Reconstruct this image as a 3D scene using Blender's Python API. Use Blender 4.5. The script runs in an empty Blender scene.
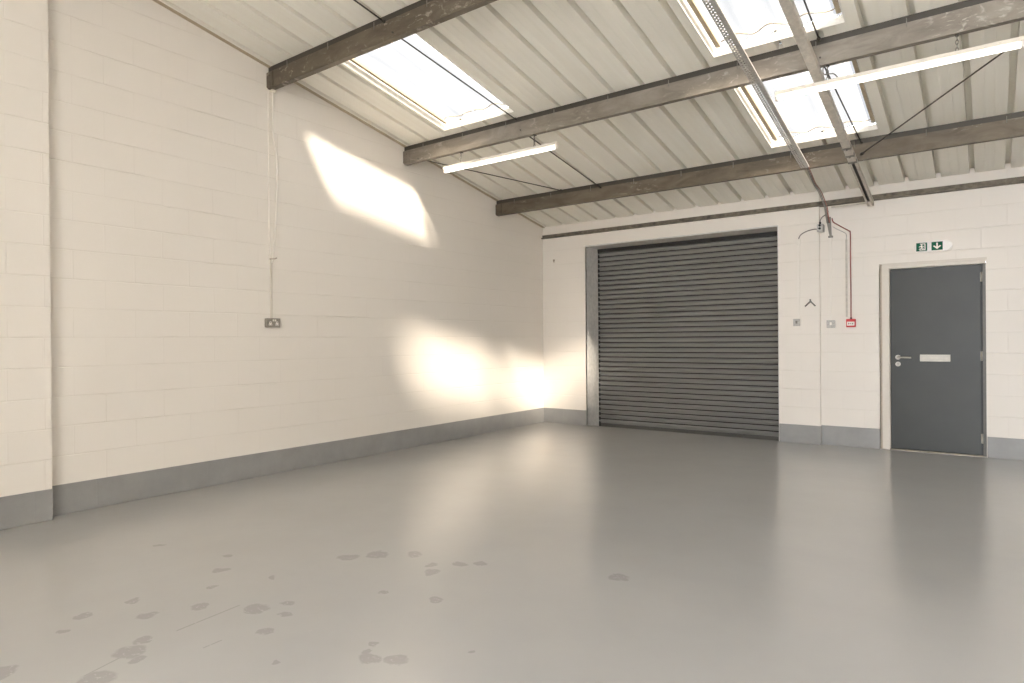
import bpy, bmesh, math, random
from mathutils import Vector, Matrix
random.seed(7)
scene = bpy.context.scene
COL = scene.collection
PI = math.pi

# ------------------------------------------------------------------ helpers
def tag(o, label=None, cat=None, group=None, kind=None):
    if label: o['label'] = label
    if cat: o['category'] = cat
    if group: o['group'] = group
    if kind: o['kind'] = kind
    return o

def empty(name, loc, label=None, cat=None, group=None, kind=None):
    o = bpy.data.objects.new(name, None)
    o.empty_display_size = 0.1
    COL.objects.link(o)
    o.location = loc
    return tag(o, label, cat, group, kind)

def copy_tree(o, parent=None):
    c = o.copy()
    COL.objects.link(c)
    if parent is not None:
        c.parent = parent
    for ch in list(o.children):
        copy_tree(ch, c)
    return c

def world_loc(o):
    v = Vector((0, 0, 0))
    while o is not None:
        v += o.location
        o = o.parent
    return v

class MB:
    """collects shapes given in world coordinates; build() links ONE mesh object"""
    def __init__(self):
        self.bm = bmesh.new()
    def quad(self, pts):
        vs = [self.bm.verts.new(p) for p in pts]
        self.bm.faces.new(vs)
        return self
    def box(self, x0, x1, y0, y1, z0, z1, bevel=0.0, seg=2):
        b = bmesh.new()
        bmesh.ops.create_cube(b, size=1.0)
        for v in b.verts:
            v.co = Vector(((x0 + x1) / 2 + v.co.x * (x1 - x0), (y0 + y1) / 2 + v.co.y * (y1 - y0), (z0 + z1) / 2 + v.co.z * (z1 - z0)))
        if bevel > 0:
            bmesh.ops.bevel(b, geom=b.edges[:], offset=bevel, segments=seg, affect='EDGES', profile=0.5)
        return self.add(b)
    def add(self, b, mat=None):
        me = bpy.data.meshes.new('tmp')
        b.to_mesh(me); b.free()
        if mat is not None: me.transform(mat)
        self.bm.from_mesh(me)
        bpy.data.meshes.remove(me)
        return self
    def prism(self, prof, axis_pts, closed=True):
        """prof: list of offsets (Vectors) swept along axis_pts (no rotation)"""
        rings = []
        for a in axis_pts:
            a = Vector(a)
            rings.append([self.bm.verts.new(a + Vector(q)) for q in prof])
        n = len(prof)
        for r0, r1 in zip(rings[:-1], rings[1:]):
            for i in range(n if closed else n - 1):
                j = (i + 1) % n
                self.bm.faces.new((r0[i], r0[j], r1[j], r1[i]))
        if closed:
            self.bm.faces.new(rings[0][::-1])
            self.bm.faces.new(rings[-1])
        return self
    def tube(self, pts, r, seg=10, cap=True, closed=False):
        pts = [Vector(p) for p in pts]
        n = len(pts)
        rings = []
        prev = None
        for i, p in enumerate(pts):
            if closed:
                t = pts[(i + 1) % n] - pts[i - 1]
            else:
                t = (pts[min(i + 1, n - 1)] - pts[max(i - 1, 0)])
            t.normalize()
            if prev is None:
                up = Vector((0, 0, 1)) if abs(t.z) < 0.9 else Vector((1, 0, 0))
                u = t.cross(up).normalized()
            else:
                u = (prev - t * prev.dot(t)).normalized()
            prev = u
            w = t.cross(u)
            rr = r[i] if isinstance(r, (list, tuple)) else r
            rings.append([self.bm.verts.new(p + (u * math.cos(2 * PI * k / seg) + w * math.sin(2 * PI * k / seg)) * rr) for k in range(seg)])
        pairs = list(zip(rings[:-1], rings[1:]))
        if closed: pairs.append((rings[-1], rings[0]))
        for r0, r1 in pairs:
            for k in range(seg):
                f = self.bm.faces.new((r0[k], r0[(k + 1) % seg], r1[(k + 1) % seg], r1[k]))
                f.smooth = True
        if cap and not closed:
            self.bm.faces.new(rings[0][::-1]); self.bm.faces.new(rings[-1])
        return self
    def poly(self, pts, d):
        """flat outline pts extruded by vector d"""
        d = Vector(d)
        a = [self.bm.verts.new(Vector(p)) for p in pts]
        b = [self.bm.verts.new(Vector(p) + d) for p in pts]
        n = len(pts)
        self.bm.faces.new(a); self.bm.faces.new(b[::-1])
        for i in range(n):
            self.bm.faces.new((a[i], b[i], b[(i + 1) % n], a[(i + 1) % n]))
        return self
    def build(self, name, mat, parent=None, normals=True):
        if normals:
            bmesh.ops.recalc_face_normals(self.bm, faces=self.bm.faces[:])
        me = bpy.data.meshes.new(name)
        if parent is not None:
            off = world_loc(parent)
            for v in self.bm.verts: v.co -= off
        self.bm.to_mesh(me); self.bm.free()
        me.materials.append(mat)
        o = bpy.data.objects.new(name, me)
        COL.objects.link(o)
        if parent is not None: o.parent = parent
        return o

def smooth_pts(pts, n=8):
    """Catmull-Rom through the points"""
    P = [Vector(p) for p in pts]
    P = [P[0] * 2 - P[1]] + P + [P[-1] * 2 - P[-2]]
    out = []
    for i in range(1, len(P) - 2):
        for k in range(n):
            t = k / n
            a, b, c, d = P[i - 1], P[i], P[i + 1], P[i + 2]
            out.append(0.5 * ((2 * b) + (c - a) * t + (2 * a - 5 * b + 4 * c - d) * t * t + (3 * b - a - 3 * c + d) * t ** 3))
    out.append(P[-2])
    return out

# ------------------------------------------------------------------ materials
class NT:
    def __init__(self, name):
        self.m = bpy.data.materials.new(name)
        self.m.use_nodes = True
        self.t = self.m.node_tree
        self.t.nodes.clear()
        self.out = self.t.nodes.new('ShaderNodeOutputMaterial')
    def n(self, typ, **kw):
        nd = self.t.nodes.new(typ)
        for k, v in kw.items():
            if k.startswith('i_'):
                key = k[2:]
                key = int(key) if key.isdigit() else key.replace('_', ' ')
                nd.inputs[key].default_value = v
            else:
                setattr(nd, k, v)
        return nd
    def l(self, a, b):
        self.t.links.new(a, b)
    def pos(self):
        return self.n('ShaderNodeNewGeometry').outputs['Position']
    def math(self, op, a, b=None, clamp=False):
        nd = self.n('ShaderNodeMath', operation=op, use_clamp=clamp)
        for i, v in enumerate((a, b)):
            if v is None: continue
            if isinstance(v, (int, float)): nd.inputs[i].default_value = v
            else: self.l(v, nd.inputs[i])
        return nd.outputs[0]
    def noise(self, vec, scale, detail=4, rough=0.55, dist=0.0):
        nd = self.n('ShaderNodeTexNoise', i_Scale=scale, i_Detail=detail, i_Roughness=rough, i_Distortion=dist)
        if vec is not None: self.l(vec, nd.inputs['Vector'])
        return nd.outputs[0]
    def mapping(self, vec, scale=(1, 1, 1), loc=(0, 0, 0)):
        nd = self.n('ShaderNodeMapping')
        nd.inputs['Scale'].default_value = scale
        nd.inputs['Location'].default_value = loc
        self.l(vec, nd.inputs['Vector'])
        return nd.outputs[0]
    def ramp(self, fac, a, b, smooth=False):
        nd = self.n('ShaderNodeMapRange', clamp=True)
        if smooth: nd.interpolation_type = 'SMOOTHSTEP'
        nd.inputs['From Min'].default_value = a
        nd.inputs['From Max'].default_value = b
        self.l(fac, nd.inputs['Value'])
        return nd.outputs[0]
    def mix(self, fac, a, b):
        nd = self.n('ShaderNodeMix', data_type='RGBA')
        if isinstance(fac, (int, float)): nd.inputs[0].default_value = fac
        else: self.l(fac, nd.inputs[0])
        for i, v in ((6, a), (7, b)):
            if isinstance(v, tuple): nd.inputs[i].default_value = (*v, 1) if len(v) == 3 else v
            else: self.l(v, nd.inputs[i])
        return nd.outputs[2]
    def bsdf(self, color, rough=0.5, metal=0.0, spec=0.5, bump=None, bump_d=0.002, bump_s=1.0, coat=0.0):
        b = self.n('ShaderNodeBsdfPrincipled')
        if isinstance(color, tuple): b.inputs['Base Color'].default_value = (*color, 1)
        else: self.l(color, b.inputs['Base Color'])
        if isinstance(rough, (int, float)): b.inputs['Roughness'].default_value = rough
        else: self.l(rough, b.inputs['Roughness'])
        b.inputs['Metallic'].default_value = metal
        b.inputs['Specular IOR Level'].default_value = spec
        if coat: b.inputs['Coat Weight'].default_value = coat
        if bump is not None:
            bp = self.n('ShaderNodeBump', i_Strength=bump_s, i_Distance=bump_d)
            self.l(bump, bp.inputs['Height'])
            self.l(bp.outputs[0], b.inputs['Normal'])
        self.l(b.outputs[0], self.out.inputs['Surface'])
        return b

def plain(name, color, rough=0.5, metal=0.0, spec=0.5, grain=0.06, scale=30):
    t = NT(name)
    p = t.pos()
    f = t.ramp(t.noise(p, scale, 3), 0.3, 0.7)
    c2 = tuple(max(0, c * (1 - grain * 2)) for c in color)
    t.bsdf(t.mix(f, c2, color), rough, metal, spec, bump=f, bump_d=0.0004)
    return t.m

WALL = (0.82, 0.775, 0.715)
def wall_mat(name, axis):
    t = NT(name)
    p = t.pos()
    s = t.n('ShaderNodeSeparateXYZ'); t.l(p, s.inputs[0])
    cmb = t.n('ShaderNodeCombineXYZ')
    t.l(s.outputs[axis], cmb.inputs[0]); t.l(s.outputs['Z'], cmb.inputs[1])
    # slight waviness of the laid courses
    wob = t.n('ShaderNodeVectorMath', operation='MULTIPLY_ADD')
    nz = t.n('ShaderNodeTexNoise', i_Scale=1.7, i_Detail=2.0); t.l(p, nz.inputs['Vector'])
    t.l(nz.outputs['Color'], wob.inputs[0]); wob.inputs[1].default_value = (0.012, 0.008, 0); t.l(cmb.outputs[0], wob.inputs[2])
    br = t.n('ShaderNodeTexBrick', offset=0.5, i_Scale=1.0)
    br.inputs['Mortar Size'].default_value = 0.0045
    br.inputs['Mortar Smooth'].default_value = 0.35
    br.inputs['Brick Width'].default_value = 0.45
    br.inputs['Row Height'].default_value = 0.225
    t.l(wob.outputs[0], br.inputs['Vector'])
    fill = t.ramp(t.noise(p, 2.3, 3), 0.40, 0.66)          # paint fills many of the joints
    sw = t.n('ShaderNodeSeparateXYZ'); t.l(wob.outputs[0], sw.inputs[0])
    fz = t.math('ABSOLUTE', t.math('SUBTRACT', t.math('FRACT', t.math('ADD', t.math('DIVIDE', sw.outputs[1], 0.225), 20.5)), 0.5))
    hl = t.math('SUBTRACT', 1.0, t.ramp(fz, 0.008, 0.026, True))
    jn = t.math('MAXIMUM', hl, t.math('MULTIPLY', br.outputs['Fac'], 0.45))
    joint = t.math('MULTIPLY', jn, t.math('ADD', t.math('MULTIPLY', fill, 0.65), 0.35))
    grit = t.noise(p, 130, 3, 0.6)
    lump = t.noise(p, 9, 3, 0.5)
    hgt = t.math('SUBTRACT', t.math('ADD', t.math('MULTIPLY', grit, 0.10), t.math('MULTIPLY', lump, 0.35)), t.math('MULTIPLY', joint, 0.9))
    dirt = t.ramp(t.noise(p, 0.8, 5, 0.6), 0.3, 0.75)
    c = t.mix(dirt, WALL, tuple(x * 0.965 for x in WALL))
    c = t.mix(t.math('MULTIPLY', joint, 0.20), c, (0.60, 0.54, 0.46))
    t.bsdf(c, 0.55, spec=0.3, bump=hgt, bump_d=0.004, bump_s=0.8)
    return t.m

def skirt_mat(name, axis):
    t = NT(name)
    p = t.pos()
    f = t.noise(p, 4, 5, 0.6)
    g = t.noise(p, 60, 3)
    c = t.mix(t.ramp(f, 0.35, 0.7), (0.275, 0.274, 0.270), (0.32, 0.317, 0.312))
    s = t.n('ShaderNodeSeparateXYZ'); t.l(p, s.inputs[0])
    fr = t.math('ABSOLUTE', t.math('SUBTRACT', t.math('FRACT', t.math('DIVIDE', t.math('ADD', s.outputs[axis], 20.1), 0.45)), 0.5))
    jt = t.math('LESS_THAN', fr, 0.010)
    h = t.math('SUBTRACT', t.math('ADD', t.math('MULTIPLY', f, 0.5), t.math('MULTIPLY', g, 0.12)), t.math('MULTIPLY', jt, 0.5))
    t.bsdf(c, 0.42, spec=0.5, bump=h, bump_d=0.005, bump_s=0.8)
    return t.m

def floor_mat():
    t = NT('painted_concrete_floor')
    p = t.pos()
    big = t.noise(p, 0.7, 5, 0.6)
    mid = t.noise(p, 3.5, 5, 0.6)
    base = t.mix(t.ramp(big, 0.3, 0.7), (0.395, 0.392, 0.388), (0.44, 0.436, 0.43))
    base = t.mix(t.math('MULTIPLY', t.ramp(mid, 0.45, 0.75), 0.18), base, (0.425, 0.42, 0.415))
    # worn smudges where the paint has scuffed through, each with a ragged edge
    warp = t.n('ShaderNodeVectorMath', operation='MULTIPLY_ADD')
    nz = t.n('ShaderNodeTexNoise', i_Scale=11.0, i_Detail=3.0); t.l(p, nz.inputs['Vector'])
    t.l(nz.outputs['Color'], warp.inputs[0]); warp.inputs[1].default_value = (0.10, 0.10, 0); t.l(p, warp.inputs[2])
    wp = warp.outputs[0]
    spots = [(2.77, -7.30, .070), (2.70, -7.22, .035), (2.86, -7.32, .035), (3.64, -6.75, .055), (3.73, -6.70, .050), (3.58, -6.72, .03),
             (3.55, -6.66, .022), (2.80, -6.75, .060), (3.07, -6.86, .040), (2.97, -6.70, .032), (2.87, -6.62, .040), (2.57, -6.00, .065),
             (2.68, -5.86, .070), (2.86, -5.72, .06), (2.56, -6.89, .045), (2.15, -6.56, .045), (2.90, -7.49, .075), (2.54, -7.68, .06),
             (2.32, -7.40, .03), (1.39, -6.54, .03), (3.16, -5.89, .05), (3.08, -5.80, .035), (3.20, -5.70, .045), (3.29, -5.63, .04),
             (2.45, -7.08, .05), (2.20, -7.28, .04), (2.20, -7.05, .04), (4.05, -5.35, .06), (2.35, -6.72, .035), (1.95, -6.40, .035),
             (3.45, -6.15, .035), (3.15, -6.25, .02), (3.95, -6.45, .018), (3.35, -6.98, .02), (2.50, -6.45, .025)]
    acc = None
    for (x, y, r) in spots:
        d = t.n('ShaderNodeVectorMath', operation='DISTANCE')
        t.l(wp, d.inputs[0]); d.inputs[1].default_value = (x + 0.05, y + 0.05, 0.0)
        m = t.n('ShaderNodeMapRange', clamp=True)
        m.inputs['From Min'].default_value = r; m.inputs['From Max'].default_value = r * 0.75
        t.l(d.outputs['Value'], m.inputs['Value'])
        acc = m.outputs[0] if acc is None else t.math('MAXIMUM', acc, m.outputs[0])
    for (ax, ay), (bx, by), hw in (((2.729, -7.094), (2.697, -6.766), 0.005), ((2.832, -7.499), (2.774, -7.302), 0.004), ((2.987, -7.107), (2.983, -7.02), 0.004)):
        L = math.hypot(bx - ax, by - ay); ux, uy = (bx - ax) / L, (by - ay) / L
        sx = t.n('ShaderNodeSeparateXYZ'); t.l(p, sx.inputs[0])
        dx = t.math('SUBTRACT', sx.outputs[0], ax); dy = t.math('SUBTRACT', sx.outputs[1], ay)
        al = t.math('ADD', t.math('MULTIPLY', dx, ux), t.math('MULTIPLY', dy, uy))
        pe = t.math('ABSOLUTE', t.math('SUBTRACT', t.math('MULTIPLY', dx, uy), t.math('MULTIPLY', dy, ux)))
        ins = t.math('MULTIPLY', t.math('LESS_THAN', pe, hw), t.math('MULTIPLY', t.math('GREATER_THAN', al, 0.0), t.math('LESS_THAN', al, L)))
        acc = t.math('MAXIMUM', acc, ins)
    holes = t.ramp(t.noise(t.mapping(p, (1, 1.6, 1)), 34, 3, 0.6), 0.33, 0.43)
    spot = t.math('MULTIPLY', acc, holes)
    # fine scuffs scattered over the left half of the floor
    sc = t.ramp(t.noise(t.mapping(p, (1, 2.2, 1)), 6.5, 6, 0.7), 0.68, 0.72)
    spot = t.math('MAXIMUM', spot, t.math('MULTIPLY', sc, 0.5))
    col = t.mix(t.math('MULTIPLY', spot, 0.31), base, (0.15, 0.147, 0.143))
    # pale drips and trowel marks
    pale = t.ramp(t.noise(p, 17, 5, 0.65, 0.6), 0.69, 0.74)
    col = t.mix(t.math('MULTIPLY', pale, 0.15), col, (0.52, 0.51, 0.49))
    rgh = t.math('ADD', t.math('MULTIPLY', mid, 0.05), 0.205)
    hgt = t.math('ADD', t.math('MULTIPLY', t.noise(t.mapping(p, (1.0, 1.0, 1)), 5.0, 4, 0.55), 1.0), t.math('MULTIPLY', t.noise(p, 45, 2), 0.05))
    b = t.bsdf(col, rgh, spec=1.0, bump=hgt, bump_d=0.0012, bump_s=0.5, coat=0.25)
    b.inputs['Coat Roughness'].default_value = 0.30
    return t.m

def roof_mat():
    t = NT('cream_roof_sheet')
    p = t.pos()
    st = t.noise(t.mapping(p, (9, 0.35, 0.35)), 2.0, 4, 0.6)      # run-off streaks down the slope
    cl = t.noise(p, 1.3, 4, 0.6)
    c = t.mix(t.ramp(st, 0.35, 0.70), (0.85, 0.825, 0.745), (0.88, 0.86, 0.79))
    c = t.mix(t.math('MULTIPLY', t.ramp(cl, 0.45, 0.75), 0.4), c, (0.82, 0.80, 0.725))
    t.bsdf(c, 0.42, spec=0.5, bump=st, bump_d=0.0006)
    return t.m

def steel_mat(name, lo, hi):
    t = NT(name)
    p = t.pos()
    a = t.noise(t.mapping(p, (1, 1, 3)), 3.2, 6, 0.62, 0.8)
    b = t.noise(t.mapping(p, (1.1, 1, 2.4)), 6.5, 5, 0.62, 1.6)
    c = t.mix(t.ramp(a, 0.3, 0.72), lo, hi)
    patch = t.ramp(t.noise(p, 0.9, 3), 0.47, 0.60)
    sm = t.math('MULTIPLY', t.ramp(b, 0.56, 0.66), patch)                # scuffed paint smears
    c = t.mix(t.math('MULTIPLY', sm, 0.75), c, (0.48, 0.44, 0.385))
    t.bsdf(c, t.math('ADD', t.math('MULTIPLY', a, 0.3), 0.36), metal=0.35, spec=0.45, bump=a, bump_d=0.0015)
    return t.m

def glaze_mat():
    t = NT('translucent_rooflight_sheet')
    p = t.pos()
    f = t.ramp(t.noise(t.mapping(p, (6, 0.4, 0.4)), 3.0, 4), 0.3, 0.7)
    tr = t.n('ShaderNodeBsdfTransparent'); tr.inputs[0].default_value = (0.092, 0.0915, 0.091, 1)
    tl = t.n('ShaderNodeBsdfTranslucent')
    t.l(t.mix(f, (0.020, 0.021, 0.022), (0.044, 0.0445, 0.045)), tl.inputs[0])
    mx = t.n('ShaderNodeMixShader'); mx.inputs[0].default_value = 0.45
    t.l(tr.outputs[0], mx.inputs[1]); t.l(tl.outputs[0], mx.inputs[2])
    t.l(mx.outputs[0], t.out.inputs['Surface'])
    return t.m

def emit_mat(name, color, s):
    t = NT(name)
    e = t.n('ShaderNodeEmission'); e.inputs[0].default_value = (*color, 1); e.inputs[1].default_value = s
    t.l(e.outputs[0], t.out.inputs['Surface'])
    return t.m

def shutter_mat():
    t = NT('dark_grey_shutter_paint')
    p = t.pos()
    a = t.noise(t.mapping(p, (0.5, 1, 0.9)), 3.0, 5, 0.6)
    d = t.ramp(t.noise(p, 1.4, 5, 0.6), 0.45, 0.75)
    c = t.mix(t.ramp(a, 0.3, 0.7), (0.220, 0.219, 0.211), (0.262, 0.26, 0.25))
    c = t.mix(t.math('MULTIPLY', d, 0.4), c, (0.26, 0.24, 0.21))
    t.bsdf(c, 0.30, spec=0.5)
    return t.m

M = dict(
    wall_x=wall_mat('painted_blockwork_side', 'Y'), wall_y=wall_mat('painted_blockwork_back', 'X'),
    skirt_x=skirt_mat('grey_skirting_paint_side', 'Y'), skirt_y=skirt_mat('grey_skirting_paint_back', 'X'),
    floor=floor_mat(), roof=roof_mat(), steel=steel_mat('grimy_galvanised_steel', (0.19, 0.165, 0.137), (0.33, 0.297, 0.255)), steel_brown=steel_mat('brown_stained_steel', (0.105, 0.084, 0.060), (0.20, 0.168, 0.128)), glaze=glaze_mat(), shutter=shutter_mat(),
    tube=emit_mat('fluorescent_tube_glow', (1.0, 0.93, 0.82), 3.2),
    white_metal=plain('white_enamel', (0.78, 0.73, 0.64), 0.4, grain=0.01),
    white_plastic=plain('white_plastic', (0.84, 0.80, 0.74), 0.45, grain=0.01),
    clear_plastic=plain('frosted_plastic_cover', (0.82, 0.80, 0.76), 0.25),
    well=plain('white_rooflight_liner', (0.86, 0.84, 0.78), 0.5),
    spacer=plain('buff_spacer_bar', (0.50, 0.42, 0.30), 0.6),
    rod=plain('dark_steel_rod', (0.075, 0.068, 0.058), 0.5, 0.4),
    galv=plain('bright_galvanised_steel', (0.56, 0.54, 0.51), 0.45, 0.3, scale=60, grain=0.15),
    chan=plain('weathered_strut_steel', (0.62, 0.575, 0.51), 0.5, 0.1, scale=25, grain=0.12),
    dull=plain('dull_grey_metal', (0.25, 0.235, 0.21), 0.45, 0.4),
    rail=plain('dirty_edge_steel', (0.22, 0.19, 0.145), 0.65, 0.1, scale=14, grain=0.3),
    reveal=plain('grey_reveal_paint', (0.68, 0.665, 0.64), 0.5, scale=18, grain=0.1),
    door=plain('charcoal_door_paint', (0.040, 0.042, 0.037), 0.4, spec=0.35, scale=3, grain=0.06),
    door_dark=plain('dark_frame_paint', (0.12, 0.115, 0.10), 0.45),
    frame=plain('off_white_frame_paint', (0.66, 0.61, 0.54), 0.45, grain=0.015),
    frame_tan=plain('tan_frame_edge', (0.47, 0.40, 0.32), 0.5),
    chrome=plain('brushed_stainless', (0.50, 0.47, 0.42), 0.5, 0.55),
    rail_dark=plain('dark_bottom_rail', (0.10, 0.097, 0.09), 0.5),
    joint=plain('slat_groove_shade', (0.03, 0.028, 0.025), 0.6),  # dark tone standing in for shade in the slat grooves
    black=plain('black_plastic', (0.02, 0.02, 0.019), 0.45),
    grey_cable=plain('grey_cable_sheath', (0.30, 0.275, 0.25), 0.5),
    pink_cable=plain('pinkish_cable_sheath', (0.42, 0.20, 0.16), 0.5),
    red_cable=plain('dull_red_cable_sheath', (0.30, 0.085, 0.065), 0.5),
    red=plain('signal_red_plastic', (0.62, 0.025, 0.03), 0.35),
    green=plain('safety_green_panel', (0.0, 0.105, 0.05), 0.5, spec=0.2),
    dark_socket=plain('pewter_socket_metal', (0.33, 0.30, 0.26), 0.45, 0.3),
    apron=plain('pale_yard_concrete', (0.42, 0.40, 0.37), 0.8),
    dust=plain('dusty_threshold', (0.50, 0.45, 0.37), 0.8, scale=25, grain=0.2),
)

# ------------------------------------------------------------------ geometry of the place
def RZ(y): return 3.078 - 0.19 * y           # underside of roof pans
S = 0.19
XR, YB = 8.6, -11.4                           # right wall, wall behind the camera
OX0, OX1, OZ = 4.0, 8.4, 4.2                 # unseen doorway behind the camera, added to let daylight in

def struct(mb, name, mat, label, cat):
    return tag(mb.build(name, mat), label, cat, None, 'structure')

# floor with the shallow fall under the shutter
fl = MB()
fl.box(-0.3, XR + 0.3, YB - 0.3, 0.0, -0.25, 0.0)
fl.poly([(0.785, 0.0, 0.0), (0.785, 0.50, -0.066), (0.785, 0.50, -0.25), (0.785, 0.0, -0.25)], (2.765, 0, 0))
fl.box(4.03, XR + 0.3, 0.0, 0.06, -0.25, 0.0)
fl.box(4.68, 5.66, 0.06, 0.30, -0.25, 0.004)
struct(fl, 'floor', M['floor'], 'glossy grey painted concrete floor with scuff marks', 'floor')

# left wall with the pilaster at the near end
w = MB()
w.poly([(0, YB - 0.3, -0.2), (0, 0.45, -0.2), (0, 0.45, RZ(0.45) + 0.05), (0, YB - 0.3, RZ(YB - 0.3) + 0.05)], (-0.3, 0, 0))
w.poly([(0.11, -7.37, 0.0), (0.11, -6.715, 0.0), (0.11, -6.715, RZ(-6.715) + 0.03), (0.11, -7.37, RZ(-7.37) + 0.03)], (-0.15, 0, 0))
struct(w, 'wall_left', M['wall_x'], 'white painted blockwork wall on the long left side with a pilaster', 'wall')

# back wall: pier half stands 6 cm proud of the half with the door
SX0, SX1, SZ = 0.785, 3.552, 2.707
DX0, DX1, DZ = 4.665, 5.657, 2.141
STEP = 4.03
w = MB()
w.box(-0.3, SX0, 0, 0.5, -0.25, 3.12)
w.box(SX1, STEP, 0, 0.5, -0.25, 2.875)
w.box(SX1, STEP, 0.0, 0.5, 2.875, 3.12)
w.box(SX0, SX1, 0, 0.5, SZ, 3.12)
w.box(STEP, DX0, 0.06, 0.5, -0.25, 3.12)
w.box(DX0, DX1, 0.06, 0.5, DZ, 3.12)
w.box(DX1, XR + 0.3, 0.06, 0.5, -0.25, 3.12)
struct(w, 'wall_back', M['wall_y'], 'white painted blockwork end wall around the shutter and grey door', 'wall')
w = MB()
w.poly([(XR, YB - 0.3, -0.2), (XR, 0.5, -0.2), (XR, 0.5, RZ(0.5) + 0.05), (XR, YB - 0.3, RZ(YB - 0.3) + 0.05)], (0.3, 0, 0))
struct(w, 'wall_right', M['wall_x'], 'white blockwork wall on the right beyond the picture', 'wall')
w = MB()
w.box(-0.3, OX0, YB - 0.3, YB, -0.2, RZ(YB) + 0.1)
w.box(OX1, XR + 0.3, YB - 0.3, YB, -0.2, RZ(YB) + 0.1)
w.box(OX0, OX1, YB - 0.3, YB, OZ, RZ(YB) + 0.1)
struct(w, 'wall_front', M['wall_y'], 'white blockwork wall behind the camera with a wide opening added for daylight', 'wall')
w = MB(); w.box(-6, XR + 8, YB - 12, YB - 0.3, -0.3, -0.02)
struct(w, 'ground', M['apron'], 'pale concrete yard outside behind the camera', 'ground')

w = MB(); w.box(9.6, 10.0, -22.0, YB - 0.4, -0.1, 10.0)  # unseen wall, added to block direct sun from the doorway
struct(w, 'wall_sun_block', M['wall_x'], 'tall unseen wall added outside to keep sun out of the doorway behind the camera', 'wall')
# painted skirting bands
w = MB()
w.box(-0.02, 0.006, -6.715, 0.0, 0.0, 0.228, bevel=0.004)
w.box(-0.02, 0.117, -7.376, -6.712, 0.0, 0.228, bevel=0.005)
w.box(-0.02, 0.006, YB, -7.376, 0.0, 0.228, bevel=0.004)
struct(w, 'baseboard_left', M['skirt_x'], 'grey painted skirting band along the left wall', 'skirting')
w = MB()
w.box(0.0, SX0 - 0.004, -0.007, 0.02, 0.0, 0.228, bevel=0.004)
w.box(SX1 + 0.004, STEP + 0.006, -0.007, 0.07, 0.0, 0.226, bevel=0.006)
w.box(STEP, DX0 - 0.006, 0.053, 0.07, 0.0, 0.232, bevel=0.004)
w.box(DX1 + 0.006, XR, 0.053, 0.07, 0.0, 0.224, bevel=0.004)
struct(w, 'baseboard_back', M['skirt_y'], 'grey painted skirting band along the end wall', 'skirting')

# grey painted reveal lining of the shutter opening
w = MB()
def ragged(n=40):
    return [(SX0 - 0.006 - 0.006 * random.random(), z) for z in [SZ * i / n for i in range(n + 1)]]
edge = ragged()
pts = [(x, -0.004, z) for x, z in edge] + [(SX0 + 0.004, -0.004, SZ), (SX0 + 0.004, -0.004, 0.0)]
w.poly(pts, (0, 0.008, 0))
w.box(SX0 - 0.01, SX0 + 0.004, -0.004, 0.42, -0.06, SZ)
w.box(SX0 - 0.008, SX1 + 0.004, -0.003, 0.42, SZ - 0.004, SZ + 0.012)
w.box(SX1 - 0.004, SX1 + 0.003, -0.002, 0.42, -0.06, SZ)
struct(w, 'trim_1', M['reveal'], 'grey painted reveal lining the roller shutter opening', 'reveal')

# steel edge rail above the opening, full width of the end wall
w = MB()
def rail_z(x): return 2.898 - 0.0 * x
prof = [(0, 0.06, 0.0), (0, -0.045, 0.0), (0, -0.045, 0.014), (0, -0.012, 0.020), (0, -0.012, 0.058), (0, 0.06, 0.058)]
w.prism(prof, [(0.004, 0, 2.893), (XR - 0.001, 0, 2.893)])
for i in range(44):
    x = 0.18 + i * 0.19
    w.box(x, x + 0.05, -0.022, -0.010, 2.91, 2.945)
struct(w, 'trim_2', M['rail'], 'dark dirty steel edge rail running across the top of the end wall', 'rail')
# pale sealed joint of the roof with the side wall
w = MB()
w.poly([(0.0, YB, RZ(YB) - 0.004), (0.0, 0.0, RZ(0) - 0.004), (0.0, 0.0, RZ(0) + 0.03), (0.0, YB, RZ(YB) + 0.03)], (0.045, 0, 0))
struct(w, 'trim_3', M['spacer'], 'buff edge strip where the roof sheets meet the left wall', 'edge strip')

# ------------------------------------------------------------------ roof sheets
PITCH, PH = 0.303, 0.092
DEEP = 0.080
SKY = [('window_1', 0.762, 1.735, -4.785, -3.115), ('window_2', 3.83, 4.822, -4.785, -3.125), ('window_3', 3.83, 4.822, -2.95, -1.335)]
xs = set()
def prof_pts():
    pts = [(-0.3, 0.0)]
    k = 0
    x = PH
    while x < XR + 0.3:
        c = x
        pts += [(c - 0.025, 0.0), (c - 0.020, DEEP), (c + 0.020, DEEP), (c + 0.025, 0.0)]
        for q in (0.115, 0.188):                       # two small stiffening swages in each pan
            pts += [(c + q - 0.009, 0.0), (c + q, 0.0022), (c + q + 0.009, 0.0)]
        x += PITCH
    return pts
PROF = prof_pts()
def height_at(x):
    for (a, za), (b2, zb) in zip(PROF[:-1], PROF[1:]):
        if a <= x <= b2: return za + (zb - za) * (x - a) / max(1e-9, b2 - a)
    return 0.0
cuts = sorted({v for s in SKY for v in (s[1], s[2])})
allx = sorted({round(p[0], 5) for p in PROF} | set(cuts))
ys = sorted({0.5, YB - 0.3} | {v for s in SKY for v in (s[3], s[4])})
m = MB()
vcache = {}
def rv(x, y):
    k = (x, y)
    if k not in vcache: vcache[k] = m.bm.verts.new((x, y, RZ(y) + height_at(x)))
    return vcache[k]
for xa, xb in zip(allx[:-1], allx[1:]):
    for ya, yb in zip(ys[:-1], ys[1:]):
        cx, cy = (xa + xb) / 2, (ya + yb) / 2
        if any(s[1] < cx < s[2] and s[3] < cy < s[4] for s in SKY): continue
        m.bm.faces.new((rv(xa, ya), rv(xa, yb), rv(xb, yb), rv(xb, ya)))
ceil = m.build('ceiling', M['roof'], normals=False)
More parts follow.
